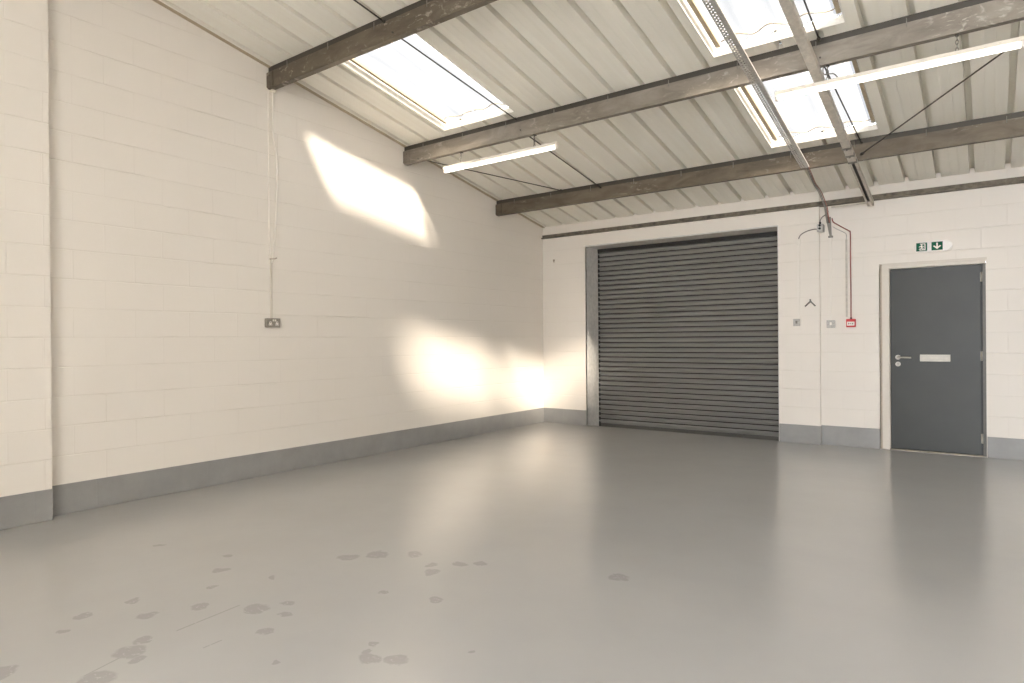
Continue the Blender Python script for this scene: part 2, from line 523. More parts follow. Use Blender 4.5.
sol = ceil.modifiers.new('thickness', 'SOLIDIFY'); sol.thickness = 0.004; sol.offset = -1
tag(ceil, 'sloping cream ribbed metal roof sheets seen from below', 'roof', None, 'structure')

# rooflights: liner well, buff spacer bars, corrugated translucent sheet
H = 0.10
labels = ['single bright rooflight nearest the left wall', 'upper of the two bright rooflights in line on the right, cut by the picture top',
          'lower of the two bright rooflights in line on the right']
for (nm, x0, x1, y0, y1), lb in zip(SKY, labels):
    root = empty(nm, (x0, y0, RZ(y0)), lb, 'rooflight', None, 'structure')
    t = 0.012
    fr = MB()
    def slab(pts, d):
        fr.poly(pts, d)
    # side walls (follow the slope)
    for xa in (x0 - t, x1):
        fr.poly([(xa, y0, RZ(y0) - 0.004), (xa, y1, RZ(y1) - 0.004), (xa, y1, RZ(y1) + H), (xa, y0, RZ(y0) + H)], (t, 0, 0))
    # end walls; their top edge is cut to the wave of the sheet, a little ragged
    for ye, sg in ((y0, -1), (y1, 1)):
        n = 36
        top = []
        for i in range(n + 1):
            x = x0 + (x1 - x0) * i / n
            top.append((x, ye, RZ(ye) + 0.062 + 0.016 * math.sin(2 * PI * (x - x0) / 0.25) + 0.006 * random.random()))
        fr.poly([(x1, ye, RZ(ye) - 0.004), (x0, ye, RZ(ye) - 0.004)] + top, (0, sg * 0.012, 0))
    fr.build('frame', M['well'], root)
    for k, (xa, xb, zz) in enumerate(((x0 + 0.030, x0 + 0.066, 0.050), (x1 - 0.05, x1 - 0.02, 0.055))):
        sp = MB()
        sp.poly([(xa, y0, RZ(y0) + zz), (xa, y1 - 0.03, RZ(y1 - 0.03) + zz), (xa, y1 - 0.03, RZ(y1 - 0.03) + zz + 0.028), (xa, y0, RZ(y0) + zz + 0.028)], (xb - xa, 0, 0))
        sp.build('spacer_bar', M['spacer'], root)
    se = MB()      # ragged sealant line where the sheet laps over its lower end
    pts_ = []
    for i in range(61):
        u = i / 60
        x = x0 + 0.09 + (x1 - x0 - 0.12) * u
        yy = y1 - 0.075 - 0.045 * abs(math.sin(PI * (u * 3.0 + 0.15))) ** 1.5 - 0.012 * math.sin(23 * u + x0)
        pts_.append((x, yy, RZ(yy) + 0.060))
    se.tube(pts_, 0.0045, 6)
    se.build('sealant_line', M['spacer'], root)
    g = MB()
    n = 64
    prev = None
    for i in range(n + 1):
        x = x0 - 0.01 + (x1 - x0 + 0.02) * i / n
        h = H - 0.02 + 0.014 * math.sin(2 * PI * (x - x0) / 0.25)
        a = g.bm.verts.new((x, y0 - 0.02, RZ(y0 - 0.02) + h)); c = g.bm.verts.new((x, y1 + 0.02, RZ(y1 + 0.02) + h))
        if prev:
            f = g.bm.faces.new((prev[0], prev[1], c, a)); f.smooth = True
        prev = (a, c)
    g.build('glazing', M['glaze'], root)

# ------------------------------------------------------------------ steel purlins
def make_purlin(y, label, ms):
    zt = RZ(y) - 0.055
    d = 0.162
    root = empty('roof_purlin', (0.003, y, zt - d), label, 'purlin', 'steel purlins under the roof')
    x0, x1 = 0.003, XR - 0.003
    th = 0.004
    p = MB()
    # lipped channel section, flat web towards the high side
    pr = [(0.0, 0.0), (0.0, d), (0.058, d), (0.058, d - 0.018), (0.058 - th, d - 0.018), (0.058 - th, d - th), (th, d - th), (th, th), (0.058 - th, th), (0.058 - th, 0.018), (0.058, 0.018), (0.058, 0.0)]
    p.prism([(0, a, c) for a, c in pr], [(x0, y, zt - d), (x1, y, zt - d)])
    p.build('web', M[ms], root)
    h = MB()     # dark spacer rail under the sheets
    h.prism([(0, 0.010, 0.001), (0, 0.045, 0.001), (0, 0.045, 0.055 - 0.045 * S), (0, 0.010, 0.055 - 0.010 * S)], [(x0, y, zt), (x1, y, zt)])
    h.build('spacer_rail', M['rod'], root)
    for k in range(14):
        x = 0.33 + k * 0.61
        if x > XR - 0.1: break
        c = MB()
        c.tube([(x, y - 0.006, zt - 0.030), (x, y - 0.006, zt + 0.030)], 0.0035, 6)
        c.build('fixing_screw', M['dull'], root)
    e = MB()
    e.box(0.0, 0.10, y - 0.012, y - 0.001, zt - d + 0.01, zt - 0.008, bevel=0.002)
    for zz in (0.05, 0.115):
        e.tube([(0.055, y - 0.022, zt - d + zz), (0.055, y - 0.010, zt - d + zz)], 0.011, 6)
    e.build('end_cleat', M[ms], root)
    return root
PY = [-4.84, -3.01, -1.197]
make_purlin(PY[0], 'uppermost visible steel purlin, crossing the top left corner above the white wall', 'steel_brown')
make_purlin(PY[1], 'middle steel purlin, with both strip lights hanging below it', 'steel')
make_purlin(PY[2], 'lowest steel purlin, stained brown, closest to the shutter wall', 'steel_brown')
make_purlin(-6.66, 'steel purlin out of the picture, next up the slope from the uppermost visible one', 'steel')

# ------------------------------------------------------------------ tie rods between purlins
def rod(a, b, label):
    a, b = Vector(a), Vector(b)
    root = empty('tie_rod', a, label, 'tie rod', 'thin steel tie rods between the purlins')
    d = (b - a).normalized()
    MB().tube([a - d * 0.02, b + d * 0.0], 0.0062, 8).build('rod', M['rod'], root)
    nu = MB()
    nu.tube([b - d * 0.028, b - d * 0.004], 0.015, 6)
    nu.build('nut', M['rod'], root)
    return root
rod((1.70, -6.66, 4.20), (1.68, -4.845, 3.935), 'tie rod running up from the uppermost purlin out of the picture')
rod((1.775, -4.835, 3.82), (1.69, -3.018, 3.62), 'tie rod crossing under the left rooflight')
rod((1.74, -3.00, 3.50), (1.70, -1.206, 3.24), 'tie rod behind the right end of the left strip light')
rod((4.66, -4.835, 3.86), (4.625, -3.018, 3.63), 'tie rod crossing under the upper right rooflight')
rod((4.63, -3.00, 3.49), (4.66, -1.206, 3.255), 'tie rod crossing under the lower right rooflight')
rod((0.25, -3.00, 3.46), (1.12, -1.206, 3.285), 'tie rod slanting behind the left strip light from the left wall')
rod((6.20, -3.00, 3.50), (4.655, -1.206, 3.14), 'tie rod slanting down from the right strip light to the lowest purlin')

# ------------------------------------------------------------------ strip lights
def strip_light(x0, x1, y, zc, label, bottom, hang):
    root = empty('strip_light', ((x0 + x1) / 2, y, zc), label, 'strip light', 'fluorescent strip lights')
    b = MB()
    pr = [(0, -0.026, 0.0), (0, -0.022, 0.030), (0, 0.022, 0.030), (0, 0.026, 0.0)]
    b.prism(pr, [(x0, y, zc), (x1, y, zc)])
    for k in range(4):
        x = x0 + (x1 - x0) * (0.08 + 0.28 * k)
        b.box(x - 0.012, x + 0.012, y - 0.032, y - 0.022, zc + 0.004, zc + 0.022, bevel=0.003)
    b.build('batten_body', M['white_metal'], root)
    for x, s in ((x0, 1), (x1, -1)):
        e = MB()
        e.box(min(x, x + s * 0.022), max(x, x + s * 0.022), y - 0.018, y + 0.018, zc - 0.042, zc + 0.004, bevel=0.005)
        e.build('lamp_holder', M['white_plastic'], root)
    MB().tube([(x0 + 0.022, y, zc - 0.021), (x1 - 0.022, y, zc - 0.021)], 0.0185, 16).build('tube', M['tube'], root)
    for x in hang:
        zt = bottom
        hk = MB()
        hk.box(x - 0.010, x + 0.010, y - 0.012, y + 0.030, zt - 0.006, zt + 0.003)
        hk.tube([(x, y, zt), (x, y, zt - 0.022)], 0.004, 6)
        hk.build('hook', M['rod'], root)
        ch = MB()
        z0, z1 = zt - 0.014, zc + 0.030
        nl = max(2, int(round((z0 - z1) / 0.026)))
        step = (z0 - z1) / nl
        for k in range(nl):
            zc2 = z0 - step * (k + 0.5)
            ring = []
            for q in range(10):
                a = 2 * PI * q / 10
                u, v = 0.0085 * math.cos(a), (step * 0.62) * math.sin(a)
                ring.append((x + (u if k % 2 else 0), y + (0 if k % 2 else u), zc2 + v))
            ch.tube(ring, 0.0032, 6, closed=True)
        ch.build('chain', M['dull'], root)
    return root
ZB2 = RZ(-3.01) - 0.217
strip_light(0.632, 2.175, -2.98, 3.274, 'left white fluorescent strip light, lit, hanging by the left wall', ZB2, (0.885, 1.893))
strip_light(4.285, 5.885, -2.98, 3.280, 'right white fluorescent strip light, lit, crossing the lower right rooflight', ZB2, (4.675, 5.511))
# small looped flex at the right strip light
tag(MB().tube(smooth_pts([(4.655, -2.985, ZB2 + 0.000), (4.645, -2.99, ZB2 - 0.03), (4.66, -3.012, ZB2 - 0.08), (4.72, -3.012, 3.345), (4.75, -2.995, 3.315)]), 0.0045, 8)
    .build('light_flex', M['dull']), 'looped grey flex feeding the right strip light from the purlin', 'flex')

# ------------------------------------------------------------------ perforated cable tray
def tz(y, off): return RZ(y) + off
TX0, TX1 = 4.100, 4.178
TY0, TY1 = -6.6, -1.24
root = empty('cable_tray', (TX0, TY1, tz(TY1, -0.232)), 'perforated galvanised cable tray under the purlins, running up out of the picture', 'cable tray')
m = MB()
step = 0.034
ny = int((TY1 - TY0) / step)
lanes = [TX0, TX0 + 0.011, TX0 + 0.021, TX0 + 0.031, TX0 + 0.041, TX1]      # slots in lanes 1 and 3
for i in range(ny):
    ya = TY1 - i * step; yb = ya - step
    for li, (xa, xb) in enumerate(zip(lanes[:-1], lanes[1:])):
        def q(xa, xb, y0, y1):
            m.quad([(xa, y0, tz(y0, -0.230)), (xb, y0, tz(y0, -0.230)), (xb, y1, tz(y1, -0.230)), (xa, y1, tz(y1, -0.230))])
        if li in (1, 3):
            o = 0.0 if li == 1 else step / 2
            h0, h1 = (ya - 0.003, ya - 0.017) if li == 1 else (ya - 0.019, ya - 0.033)
            q(xa, xb, ya, h0); q(xa, xb, h1, yb)
        else:
            q(xa, xb, ya, yb)
bmesh.ops.remove_doubles(m.bm, verts=m.bm.verts[:], dist=1e-5)
bed = m.build('tray_bed', M['galv'], root)
so = bed.modifiers.new('thickness', 'SOLIDIFY'); so.thickness = 0.0015
for xa in (TX0 - 0.0018, TX1):
    f = MB()
    f.poly([(xa, TY0, tz(TY0, -0.231)), (xa, TY1, tz(TY1, -0.231)), (xa, TY1, tz(TY1, -0.216)), (xa, TY0, tz(TY0, -0.216))], (0.0018, 0, 0))
    f.build('side_flange', M['galv'], root)
# cables lying in the tray, dropping from its end to the wall
cab = [('grey', M['grey_cable'], 4.148, 4.104, 2.69, 0.0045), ('dark', M['dull'], 4.159, 4.118, 2.69, 0.0048), ('pinkish', M['pink_cable'], 4.170, 4.134, 2.69, 0.0045),
       ('pale', M['galv'], 4.1535, 4.111, 2.69, 0.0044), ('dull red', M['red_cable'], 4.1645, 4.127, 2.69, 0.0046)]
clabel = {'grey': 'grey cable leftmost in the bundle dropping from the tray end to the wall', 'dark': 'dark cable in the bundle dropping from the tray end to the wall',
          'pinkish': 'pinkish cable rightmost in the bundle dropping from the tray end',
          'pale': 'pale cable lying on top of the others in the tray bundle', 'dull red': 'dull red cable lying on top of the others in the tray bundle'}
for i, (nm, mt, xt, xw, zw, r) in enumerate(cab):
    top = nm in ('pale', 'dull red')
    dz, dy = (0.014, 0.014) if top else (0.0, 0.0)
    pts = [(xt, y, tz(y, -0.230 + r + 0.005) + dz) for y in (-6.5, -5, -4, -3, -2, -1.5, -1.3, -1.2)]
    hump = 0.0
    pts += [(xt - 0.002, -1.06, tz(-1.06, -0.232) + hump + dz), (xt - 0.004, -0.85, tz(-0.85, -0.258) + hump + dz), (xw + 0.014, -0.45, 2.965 + dz), (xw + 0.004, -0.10 + dy, 2.865 + dz * 0.7),
            (xw + 0.003, -0.055 + dy, 2.83), (xw + 0.004, -0.03 + dy, 2.78), (xw + 0.008, 0.038 + dy * 0.75, zw)]
    tag(MB().tube(smooth_pts(pts, 6), r, 8).build('electrical_cable', mt), clabel[nm], 'cable', 'cables from the tray')

# ------------------------------------------------------------------ strut channel
CX = 4.592
root = empty('strut_channel', (CX, -0.05, tz(-0.05, -0.24)), 'pale steel strut channel running up the roof slope right of the cable tray', 'strut channel')
OFF = -0.274
def chan(y0, y1, opened):
    c = MB()
    w2, hh = 0.034, 0.055
    if not opened:
        pr = [(-w2, 0, 0), (w2, 0, 0), (w2, 0, hh), (w2 - 0.004, 0, hh), (w2 - 0.004, 0, 0.004), (-w2 + 0.004, 0, 0.004), (-w2 + 0.004, 0, hh), (-w2, 0, hh)]
        c.prism(pr, [(CX, y0, tz(y0, OFF)), (CX, y1, tz(y1, OFF))])
    else:
        for s in (-1, 1):
            pr = [(s * w2, 0, 0), (s * (w2 - 0.020), 0, 0), (s * (w2 - 0.020), 0, 0.004), (s * (w2 - 0.004), 0, 0.004), (s * (w2 - 0.004), 0, hh), (s * w2, 0, hh)]
            c.prism(pr, [(CX, y0, tz(y0, OFF)), (CX, y1, tz(y1, OFF))])
    return c
chan(-6.6, -1.30, False).build('channel_length', M['chan'], root)
chan(-1.29, -0.062, True).build('channel_length', M['chan'], root)
c = MB()
c.prism([(-0.030, 0, 0.044), (0.030, 0, 0.044), (0.030, 0, 0.050), (-0.030, 0, 0.050)], [(CX, -1.285, tz(-1.285, OFF)), (CX, -0.14, tz(-0.14, OFF))])
c.build('channel_back', M['rod'], root)
for y in (-1.62, -1.45, -1.30):
    cl = MB()
    cl.prism([(-0.041, 0, -0.006), (0.041, 0, -0.006), (0.041, 0, 0.026), (0.036, 0, 0.026), (0.036, 0, -0.002), (-0.036, 0, -0.002), (-0.036, 0, 0.026), (-0.041, 0, 0.026)],
             [(CX, y - 0.018, tz(y - 0.018, OFF)), (CX, y + 0.018, tz(y + 0.018, OFF))])
    cl.tube([(CX, y, tz(y, OFF - 0.020)), (CX, y, tz(y, OFF - 0.003))], 0.009, 6)
    cl.build('coupling_clamp', M['dull'], root)
# short bar linking the channel end to the cable drop
tag(MB().box(4.175, CX - 0.032, -0.064, -0.050, 2.848, 2.866, bevel=0.002).build('support_bar', M['chan']), 'thin horizontal support bar below the edge rail, touching the channel end', 'bar')

# ------------------------------------------------------------------ roller shutter
YS = 0.395
root = empty('door_1', ((SX0 + SX1) / 2, YS, -0.05), 'closed dark grey roller shutter with horizontal slats', 'roller shutter', None, 'structure')
m = MB()
nsl = 37
z0s, z1s = -0.005, SZ + 0.02
ph = (z1s - z0s) / nsl
for i in range(nsl):
    za = z0s + i * ph
    prof = []
    for k in range(13):                           # convex curved slat face
        a = k / 12
        out_ = 0.25 + 0.75 * math.sin(PI / 2 * min(1.0, a / 0.68)) if a <= 0.68 else math.cos(PI / 2 * (a - 0.68) / 0.32) ** 0.8
        prof.append((0, -0.040 * out_, za + 0.0075 + a * (ph - 0.014)))
    prof += [(0, 0.014, za + ph - 0.008), (0, 0.014, za + 0.008)]
    m.prism(prof, [(SX0 + 0.006, YS, 0), (SX1 - 0.006, YS, 0)])
m.build('curtain', M['shutter'], root)
MB().box(SX0 + 0.006, SX1 - 0.006, YS - 0.004, YS + 0.016, z0s, z1s).build('groove_shade_backing', M['joint'], root)  # dark backing paints in the groove shade between slats
br_ = MB()
br_.box(SX0 + 0.006, SX1 - 0.006, YS - 0.022, YS + 0.012, -0.066, 0.000, bevel=0.004)
br_.build('bottom_rail', M['rail_dark'], root)
for xa, xb in ((SX0 + 0.004, SX0 + 0.03), (SX1 - 0.012, SX1 - 0.004)):
    g = MB(); g.box(xa, xb, YS - 0.034, YS - 0.024, -0.05, SZ - 0.005); g.build('guide_rail', M['black'], root)
g = MB(); g.box(SX0 + 0.004, SX1 - 0.004, YS - 0.040, YS - 0.022, SZ - 0.055, SZ - 0.005); g.build('head_brush', M['black'], root)

# ------------------------------------------------------------------ personnel door
YD = 0.10
root = empty('door_2', (5.16, YD, 0.0), 'closed charcoal grey steel personnel door with letter plate', 'door', None, 'structure')
f = MB()
f.box(4.684, 4.758, 0.052, 0.16, 0.004, DZ - 0.055, bevel=0.003)
f.box(4.684, DX1 - 0.002, 0.052, 0.16, DZ - 0.056, DZ - 0.016, bevel=0.003)
f.box(4.690, DX1 + 0.01, 0.056, 0.16, DZ - 0.018, DZ + 0.01)
f.box(4.735, 4.762, 0.075, 0.16, 0.004, DZ - 0.055, bevel=0.002)
fr = f.build('frame', M['frame'], root)
f = MB()
f.box(DX0 - 0.01, 4.686, 0.060, 0.16, 0.004, DZ + 0.008, bevel=0.002)
f.build('frame_edge', M['frame_tan'], root)
f = MB(); f.box(5.628, DX1 + 0.01, 0.062, 0.16, 0.004, DZ - 0.050, bevel=0.002); f.build('hinge_jamb', M['door_dark'], root)
f = MB(); f.box(4.766, 5.614, YD, YD + 0.045, 0.016, DZ - 0.062, bevel=0.003); f.build('leaf', M['door'], root)
f = MB(); f.box(4.762, 5.628, YD + 0.02, YD + 0.05, 0.004, DZ - 0.058); f.build('door_seal', M['black'], root)
f = MB(); f.box(4.69, 5.655, 0.055, YD + 0.03, 0.002, 0.010, bevel=0.002); f.build('threshold', M['dust'], root)
for zc in (1.945, 1.09, 0.195):
    h = MB()
    h.tube([(5.621, YD - 0.010, zc - 0.052), (5.621, YD - 0.010, zc + 0.052)], 0.0095, 10)
    h.box(5.608, 5.634, YD - 0.006, YD + 0.004, zc - 0.05, zc + 0.05, bevel=0.001)
    h.build('hinge', M['chrome'], root)
hx, hz = 4.838, 1.068
h = MB()
h.tube([(hx, YD - 0.009, hz), (hx, YD + 0.002, hz)], 0.027, 24)
h.tube([(hx, YD - 0.008, hz), (hx, YD - 0.05, hz)], 0.011, 12)
h.tube(smooth_pts([(hx, YD - 0.045, hz), (hx + 0.02, YD - 0.056, hz), (hx + 0.06, YD - 0.058, hz), (hx + 0.135, YD - 0.055, hz - 0.002)], 6), 0.0105, 12)
h.build('handle', M['chrome'], root)
k = MB()
k.tube([(hx, YD - 0.009, hz - 0.078), (hx, YD + 0.002, hz - 0.078)], 0.027, 24)
lk = k.build('lock_rose', M['chrome'], root)
kk = MB(); kk.tube([(hx, YD - 0.012, hz - 0.074), (hx, YD - 0.006, hz - 0.074)], 0.009, 12); kk.box(hx - 0.004, hx + 0.004, YD - 0.012, YD - 0.007, hz - 0.096, hz - 0.074)
kk.build('keyhole', M['dark_socket'], lk)
lx0, lx1, lz0, lz1 = 5.052, 5.338, 1.023, 1.101
l = MB()
l.box(lx0, lx1, YD - 0.010, YD + 0.001, lz0, lz1, bevel=0.003)
l.box(lx0 + 0.02, lx1 - 0.02, YD - 0.017, YD - 0.009, lz0 + 0.022, lz1 - 0.016, bevel=0.004)
l.build('letter_plate', M['chrome'], root)

# ------------------------------------------------------------------ exit sign above the door
sx0, sx1, zc, yw = 5.000, 5.368, 2.305, 0.06
root = empty('exit_sign', ((sx0 + sx1) / 2, yw, zc), 'small white oval emergency exit light with running man and arrow panels above the grey door', 'exit sign')
b = MB()
out = []
hh = 0.062
for k in range(13):
    a = PI / 2 + PI * k / 12
    out.append((sx0 + hh + hh * math.cos(a), yw - 0.001, zc + hh * math.sin(a)))
for k in range(13):
    a = -PI / 2 + PI * k / 12
    out.append((sx1 - hh + hh * math.cos(a), yw - 0.001, zc + hh * math.sin(a)))
b.poly(out, (0, -0.03, 0))
b.build('housing', M['white_plastic'], root)
b = MB()
s = 0.88
cx = (sx0 + sx1) / 2
b.poly([(cx + (x - cx) * 0.965, yw - 0.031, zc + (z - zc) * s) for x, y, z in out], (0, -0.018, 0))
cov = b.build('cover', M['clear_plastic'], root)
yp = yw - 0.0492
def panel(x0, x1, nm):
    p = MB(); p.box(x0, x1, yp - 0.003, yp, zc - 0.046, zc + 0.046); return p.build(nm, M['green'], root)
p1 = panel(5.030, 5.134, 'running_man_panel')
p2 = panel(5.174, 5.278, 'arrow_panel')
# running man stepping through a doorway (pictogram)
g = MB()
yq = yp - 0.0032
def flat(pts): g.poly([(5.030 + x * 0.104, yq, zc - 0.046 + z * 0.092) for x, z in pts], (0, -0.0012, 0))
g2 = MB()
flat([(0.30, 0.10), (0.84, 0.10), (0.84, 0.90), (0.34, 0.90), (0.34, 0.82), (0.76, 0.82), (0.76, 0.18), (0.30, 0.18)])       # doorway
hd = [(0.50 + 0.065 * math.cos(2 * PI * k / 12), 0.74 + 0.072 * math.sin(2 * PI * k / 12)) for k in range(12)]
flat(hd)
flat([(0.40, 0.64), (0.54, 0.66), (0.58, 0.44), (0.46, 0.38)])                     # trunk
flat([(0.40, 0.64), (0.44, 0.57), (0.30, 0.46), (0.24, 0.52)])                     # rear arm
flat([(0.54, 0.65), (0.56, 0.56), (0.70, 0.50), (0.72, 0.56)])                     # forward arm
flat([(0.46, 0.42), (0.55, 0.38), (0.44, 0.24), (0.24, 0.22), (0.24, 0.29), (0.38, 0.31)])   # rear leg
flat([(0.50, 0.42), (0.58, 0.42), (0.68, 0.32), (0.62, 0.16), (0.55, 0.18), (0.60, 0.30)])   # front leg
g.build('running_man', M['white_plastic'], p1)
g = MB()
def flat2(pts): g.poly([(5.174 + x * 0.104, yq, zc - 0.046 + z * 0.092) for x, z in pts], (0, -0.0012, 0))
flat2([(0.43, 0.88), (0.57, 0.88), (0.57, 0.40), (0.76, 0.58), (0.86, 0.48), (0.50, 0.12), (0.14, 0.48), (0.24, 0.58), (0.43, 0.40)])
g.build('arrow', M['white_plastic'], p2)
# thin trunking feeding it
tag(MB().box(4.375, 5.004, 0.050, 0.0605, 2.288, 2.304, bevel=0.002).build('trunking', M['wall_y']), 'thin white horizontal trunking running to the exit light', 'trunking')

# ------------------------------------------------------------------ wall services between shutter and door
def vstrip(name, x, w, y, z0, z1, mat, label, cat, d=0.012):
    o = MB().box(x - w / 2, x + w / 2, y - d, y + 0.001, z0, z1, bevel=0.002).build(name, mat)
    return tag(o, label, cat)
vstrip('trunking', 3.795, 0.020, 0.0, 1.535, 2.46, M['white_plastic'], 'thin white vertical trunking above the pale switch nearest the shutter', 'trunking')
vstrip('trunking', 4.147, 0.018, 0.06, 1.505, 2.515, M['white_plastic'], 'thin white vertical trunking above the grey switch', 'trunking')
vstrip('conduit', 4.318, 0.022, 0.06, 1.545, 2.47, M['chan'], 'flat grey conduit strip beside the red cable', 'conduit')

def switch(x, y, z, label, plate, rocker, w=0.088, h=0.088):
    r = empty('light_switch', (x, y, z), label, 'switch', 'wall switches')
    MB().box(x - w / 2, x + w / 2, y - 0.034, y + 0.001, z - h / 2, z + h / 2, bevel=0.006).build('back_box', plate, r)
    MB().box(x - w / 2 - 0.002, x + w / 2 + 0.002, y - 0.042, y - 0.034, z - h / 2 - 0.002, z + h / 2 + 0.002, bevel=0.003).build('plate', M['galv'], r)
    k = MB(); k.prism([(-0.011, -0.041, -0.017), (-0.011, -0.049, -0.017), (-0.011, -0.043, 0.018), (-0.011, -0.041, 0.018)], [(x, y, z + 0.004), (x + 0.022, y, z + 0.004)])
    k.build('rocker', rocker, r)
    return r
switch(3.775, 0.0, 1.49, 'pale wall switch on the pier beside the shutter', M['white_plastic'], M['dull'], 0.075, 0.085)
switch(4.148, 0.06, 1.464, 'grey metal wall switch between the pale switch and the red call point', M['galv'], M['white_plastic'])

# fire alarm call point
x, y, z = 4.365, 0.06, 1.471
r = empty('call_point', (x, y, z), 'red break glass fire alarm call point with white panel', 'fire alarm call point')
MB().box(x - 0.050, x + 0.050, y - 0.048, y + 0.001, z - 0.048, z + 0.048, bevel=0.006).build('housing', M['red'], r)
MB().box(x - 0.040, x + 0.040, y - 0.052, y - 0.046, z - 0.030, z + 0.016, bevel=0.002).build('break_panel', M['white_plastic'], r)
mk = MB()
cxm = x
ym = y - 0.0535
for s_ in (-1, 1):    # two arrowheads pointing to a centre dot
    mk.poly([(cxm + s_ * 0.012, ym, z - 0.007), (cxm + s_ * 0.026, ym, z + 0.003), (cxm + s_ * 0.026, ym, z - 0.017)], (0, 0.001, 0))
mk.poly([(cxm + 0.005 * math.cos(2 * PI * k / 12), ym, z - 0.007 + 0.005 * math.sin(2 * PI * k / 12)) for k in range(12)], (0, 0.001, 0))
mk.build('press_mark', M['black'], r)
g_ = MB(); g_.tube([(x, y - 0.024, z + 0.044), (x, y - 0.024, z + 0.066)], 0.011, 12); g_.build('cable_gland', M['black'], r)
# red fire cable down the wall
tag(MB().tube(smooth_pts([(4.165, 0.045, 2.74), (4.178, 0.046, 2.695), (4.215, 0.048, 2.665), (4.29, 0.049, 2.61), (4.345, 0.049, 2.57), (4.362, 0.048, 2.53), (4.362, 0.048, 2.2), (4.365, 0.046, 1.8), (4.365, 0.036, 1.56), (4.365, 0.036, 1.533)], 7), 0.0065, 10)
    .build('fire_cable', M['red_cable']), 'dull red cable bending right and down the wall to the call point', 'cable')
# thin grey second wire below the slanting part
tag(MB().tube(smooth_pts([(4.172, 0.050, 2.64), (4.21, 0.053, 2.61), (4.29, 0.053, 2.56), (4.318, 0.052, 2.53), (4.318, 0.052, 2.47)], 7), 0.0045, 8)
    .build('thin_wire', M['galv']), 'thin pale wire below the slanting red cable, ending at the grey conduit', 'wire')
# dark cover strip under the cable bundle
r = empty('cable_cover', (4.135, 0.06, 2.50), 'tapering dull metal cable cover strip below the cable bundle', 'cable cover')
c = MB()
c.poly([(4.095, 0.045, 2.76), (4.150, 0.045, 2.76), (4.160, 0.045, 2.53), (4.136, 0.045, 2.53)], (0, 0.016, 0))
c.build('strip', M['dull'], r)
MB().box(4.122, 4.174, 0.040, 0.061, 2.508, 2.532, bevel=0.003).build('end_foot', M['dull'], r)
# junction box at the pier edge
r = empty('junction_box', (4.055, 0.06, 2.63), 'small grey metal junction box at the pier edge with two dark knobs', 'junction box')
MB().box(4.010, 4.082, -0.040, 0.0615, 2.580, 2.675, bevel=0.012).build('box', M['galv'], r)
for zz in (2.655, 2.618):
    k = MB(); k.tube([(4.045, -0.038, zz), (4.045, -0.056, zz)], 0.013, 12); k.build('knob', M['black'], r)
k = MB(); k.tube([(4.045, -0.02, 2.672), (4.045, -0.02, 2.70)], 0.012, 12); k.build('gland', M['black'], r)
tag(MB().tube(smooth_pts([(4.045, -0.02, 2.69), (4.048, -0.02, 2.72), (4.070, -0.02, 2.755), (4.115, 0.02, 2.80), (4.128, 0.03, 2.83)], 7), 0.006, 8).build('flex_cable', M['dull']), 'short dark flex curving from junction box up to the cable bundle', 'cable')
tag(MB().tube(smooth_pts([(4.014, -0.02, 2.618), (3.96, -0.018, 2.618), (3.88, -0.012, 2.600), (3.82, -0.008, 2.565), (3.797, -0.008, 2.515), (3.795, -0.008, 2.47)], 7), 0.006, 8).build('flex_cable', M['dull']), 'dark flex curving from junction box left to the trunking by the shutter', 'cable')
tag(MB().box(3.774, 3.818, -0.024, 0.001, 2.455, 2.520, bevel=0.006).build('inspection_box', M['white_plastic']), 'small white box topping the trunking beside the shutter', 'box')
# V shaped bracket
c = MB()
for (a, d) in (((3.93, 1.745), (3.868, 1.685)), ((3.93, 1.745), (3.985, 1.686)), ((3.93, 1.745), (3.926, 1.772))):
    c.tube([(a[0], -0.012, a[1]), (d[0], -0.014, d[1])], 0.0085, 8)
c.tube([(3.93, 0.001, 1.745), (3.93, -0.014, 1.745)], 0.010, 10)
tag(c.build('wall_bracket', M['dull']), 'small grey chevron shaped bracket fixed to the pier above the pale switch', 'bracket')
# hook left of the shutter
c = MB()
c.tube([(0.213, 0.001, 2.545), (0.213, -0.014, 2.545)], 0.014, 10)
c.tube(smooth_pts([(0.213, -0.014, 2.545), (0.215, -0.026, 2.53), (0.227, -0.026, 2.512), (0.233, -0.022, 2.522)], 5), 0.006, 8)
tag(c.build('wall_hook', M['frame_tan']), 'small buff hook on the end wall left of the shutter', 'hook')

# ------------------------------------------------------------------ left wall socket, its cable and trunking
y, z = -4.823, 1.487
r = empty('wall_socket', (0.0, y, z), 'metal double wall socket at the foot of the white cable on the left wall', 'socket')
MB().box(-0.001, 0.038, y - 0.073, y + 0.073, z - 0.043, z + 0.043, bevel=0.006).build('back_box', M['dark_socket'], r)
fp = MB(); fp.box(0.038, 0.044, y - 0.075, y + 0.075, z - 0.045, z + 0.045, bevel=0.0025); fpo = fp.build('face_plate', M['dark_socket'], r)
for dy in (-0.036, 0.036):
    s_ = MB()
    s_.poly([(0.0445, y + dy - 0.020, z - 0.024), (0.0445, y + dy + 0.020, z - 0.024), (0.0445, y + dy + 0.008, z + 0.014), (0.0445, y + dy - 0.008, z + 0.014)], (0.0018, 0, 0))
    so_ = s_.build('socket_insert', M['white_plastic'], r)
    pn = MB()
    pn.box(0.0462, 0.0468, y + dy - 0.003, y + dy + 0.003, z + 0.000, z + 0.009)
    for s2 in (-1, 1): pn.box(0.0462, 0.0468, y + dy + s2 * 0.011 - 0.004, y + dy + s2 * 0.011 + 0.004, z - 0.017, z - 0.013)
    pn.build('pin_slot', M['black'], so_)
s_ = MB()
for dy in (-0.004, 0.018): s_.box(0.0435, 0.049, y + dy - 0.008, y + dy + 0.008, z + 0.014, z + 0.034, bevel=0.002)
s_.build('rocker', M['white_plastic'], r)
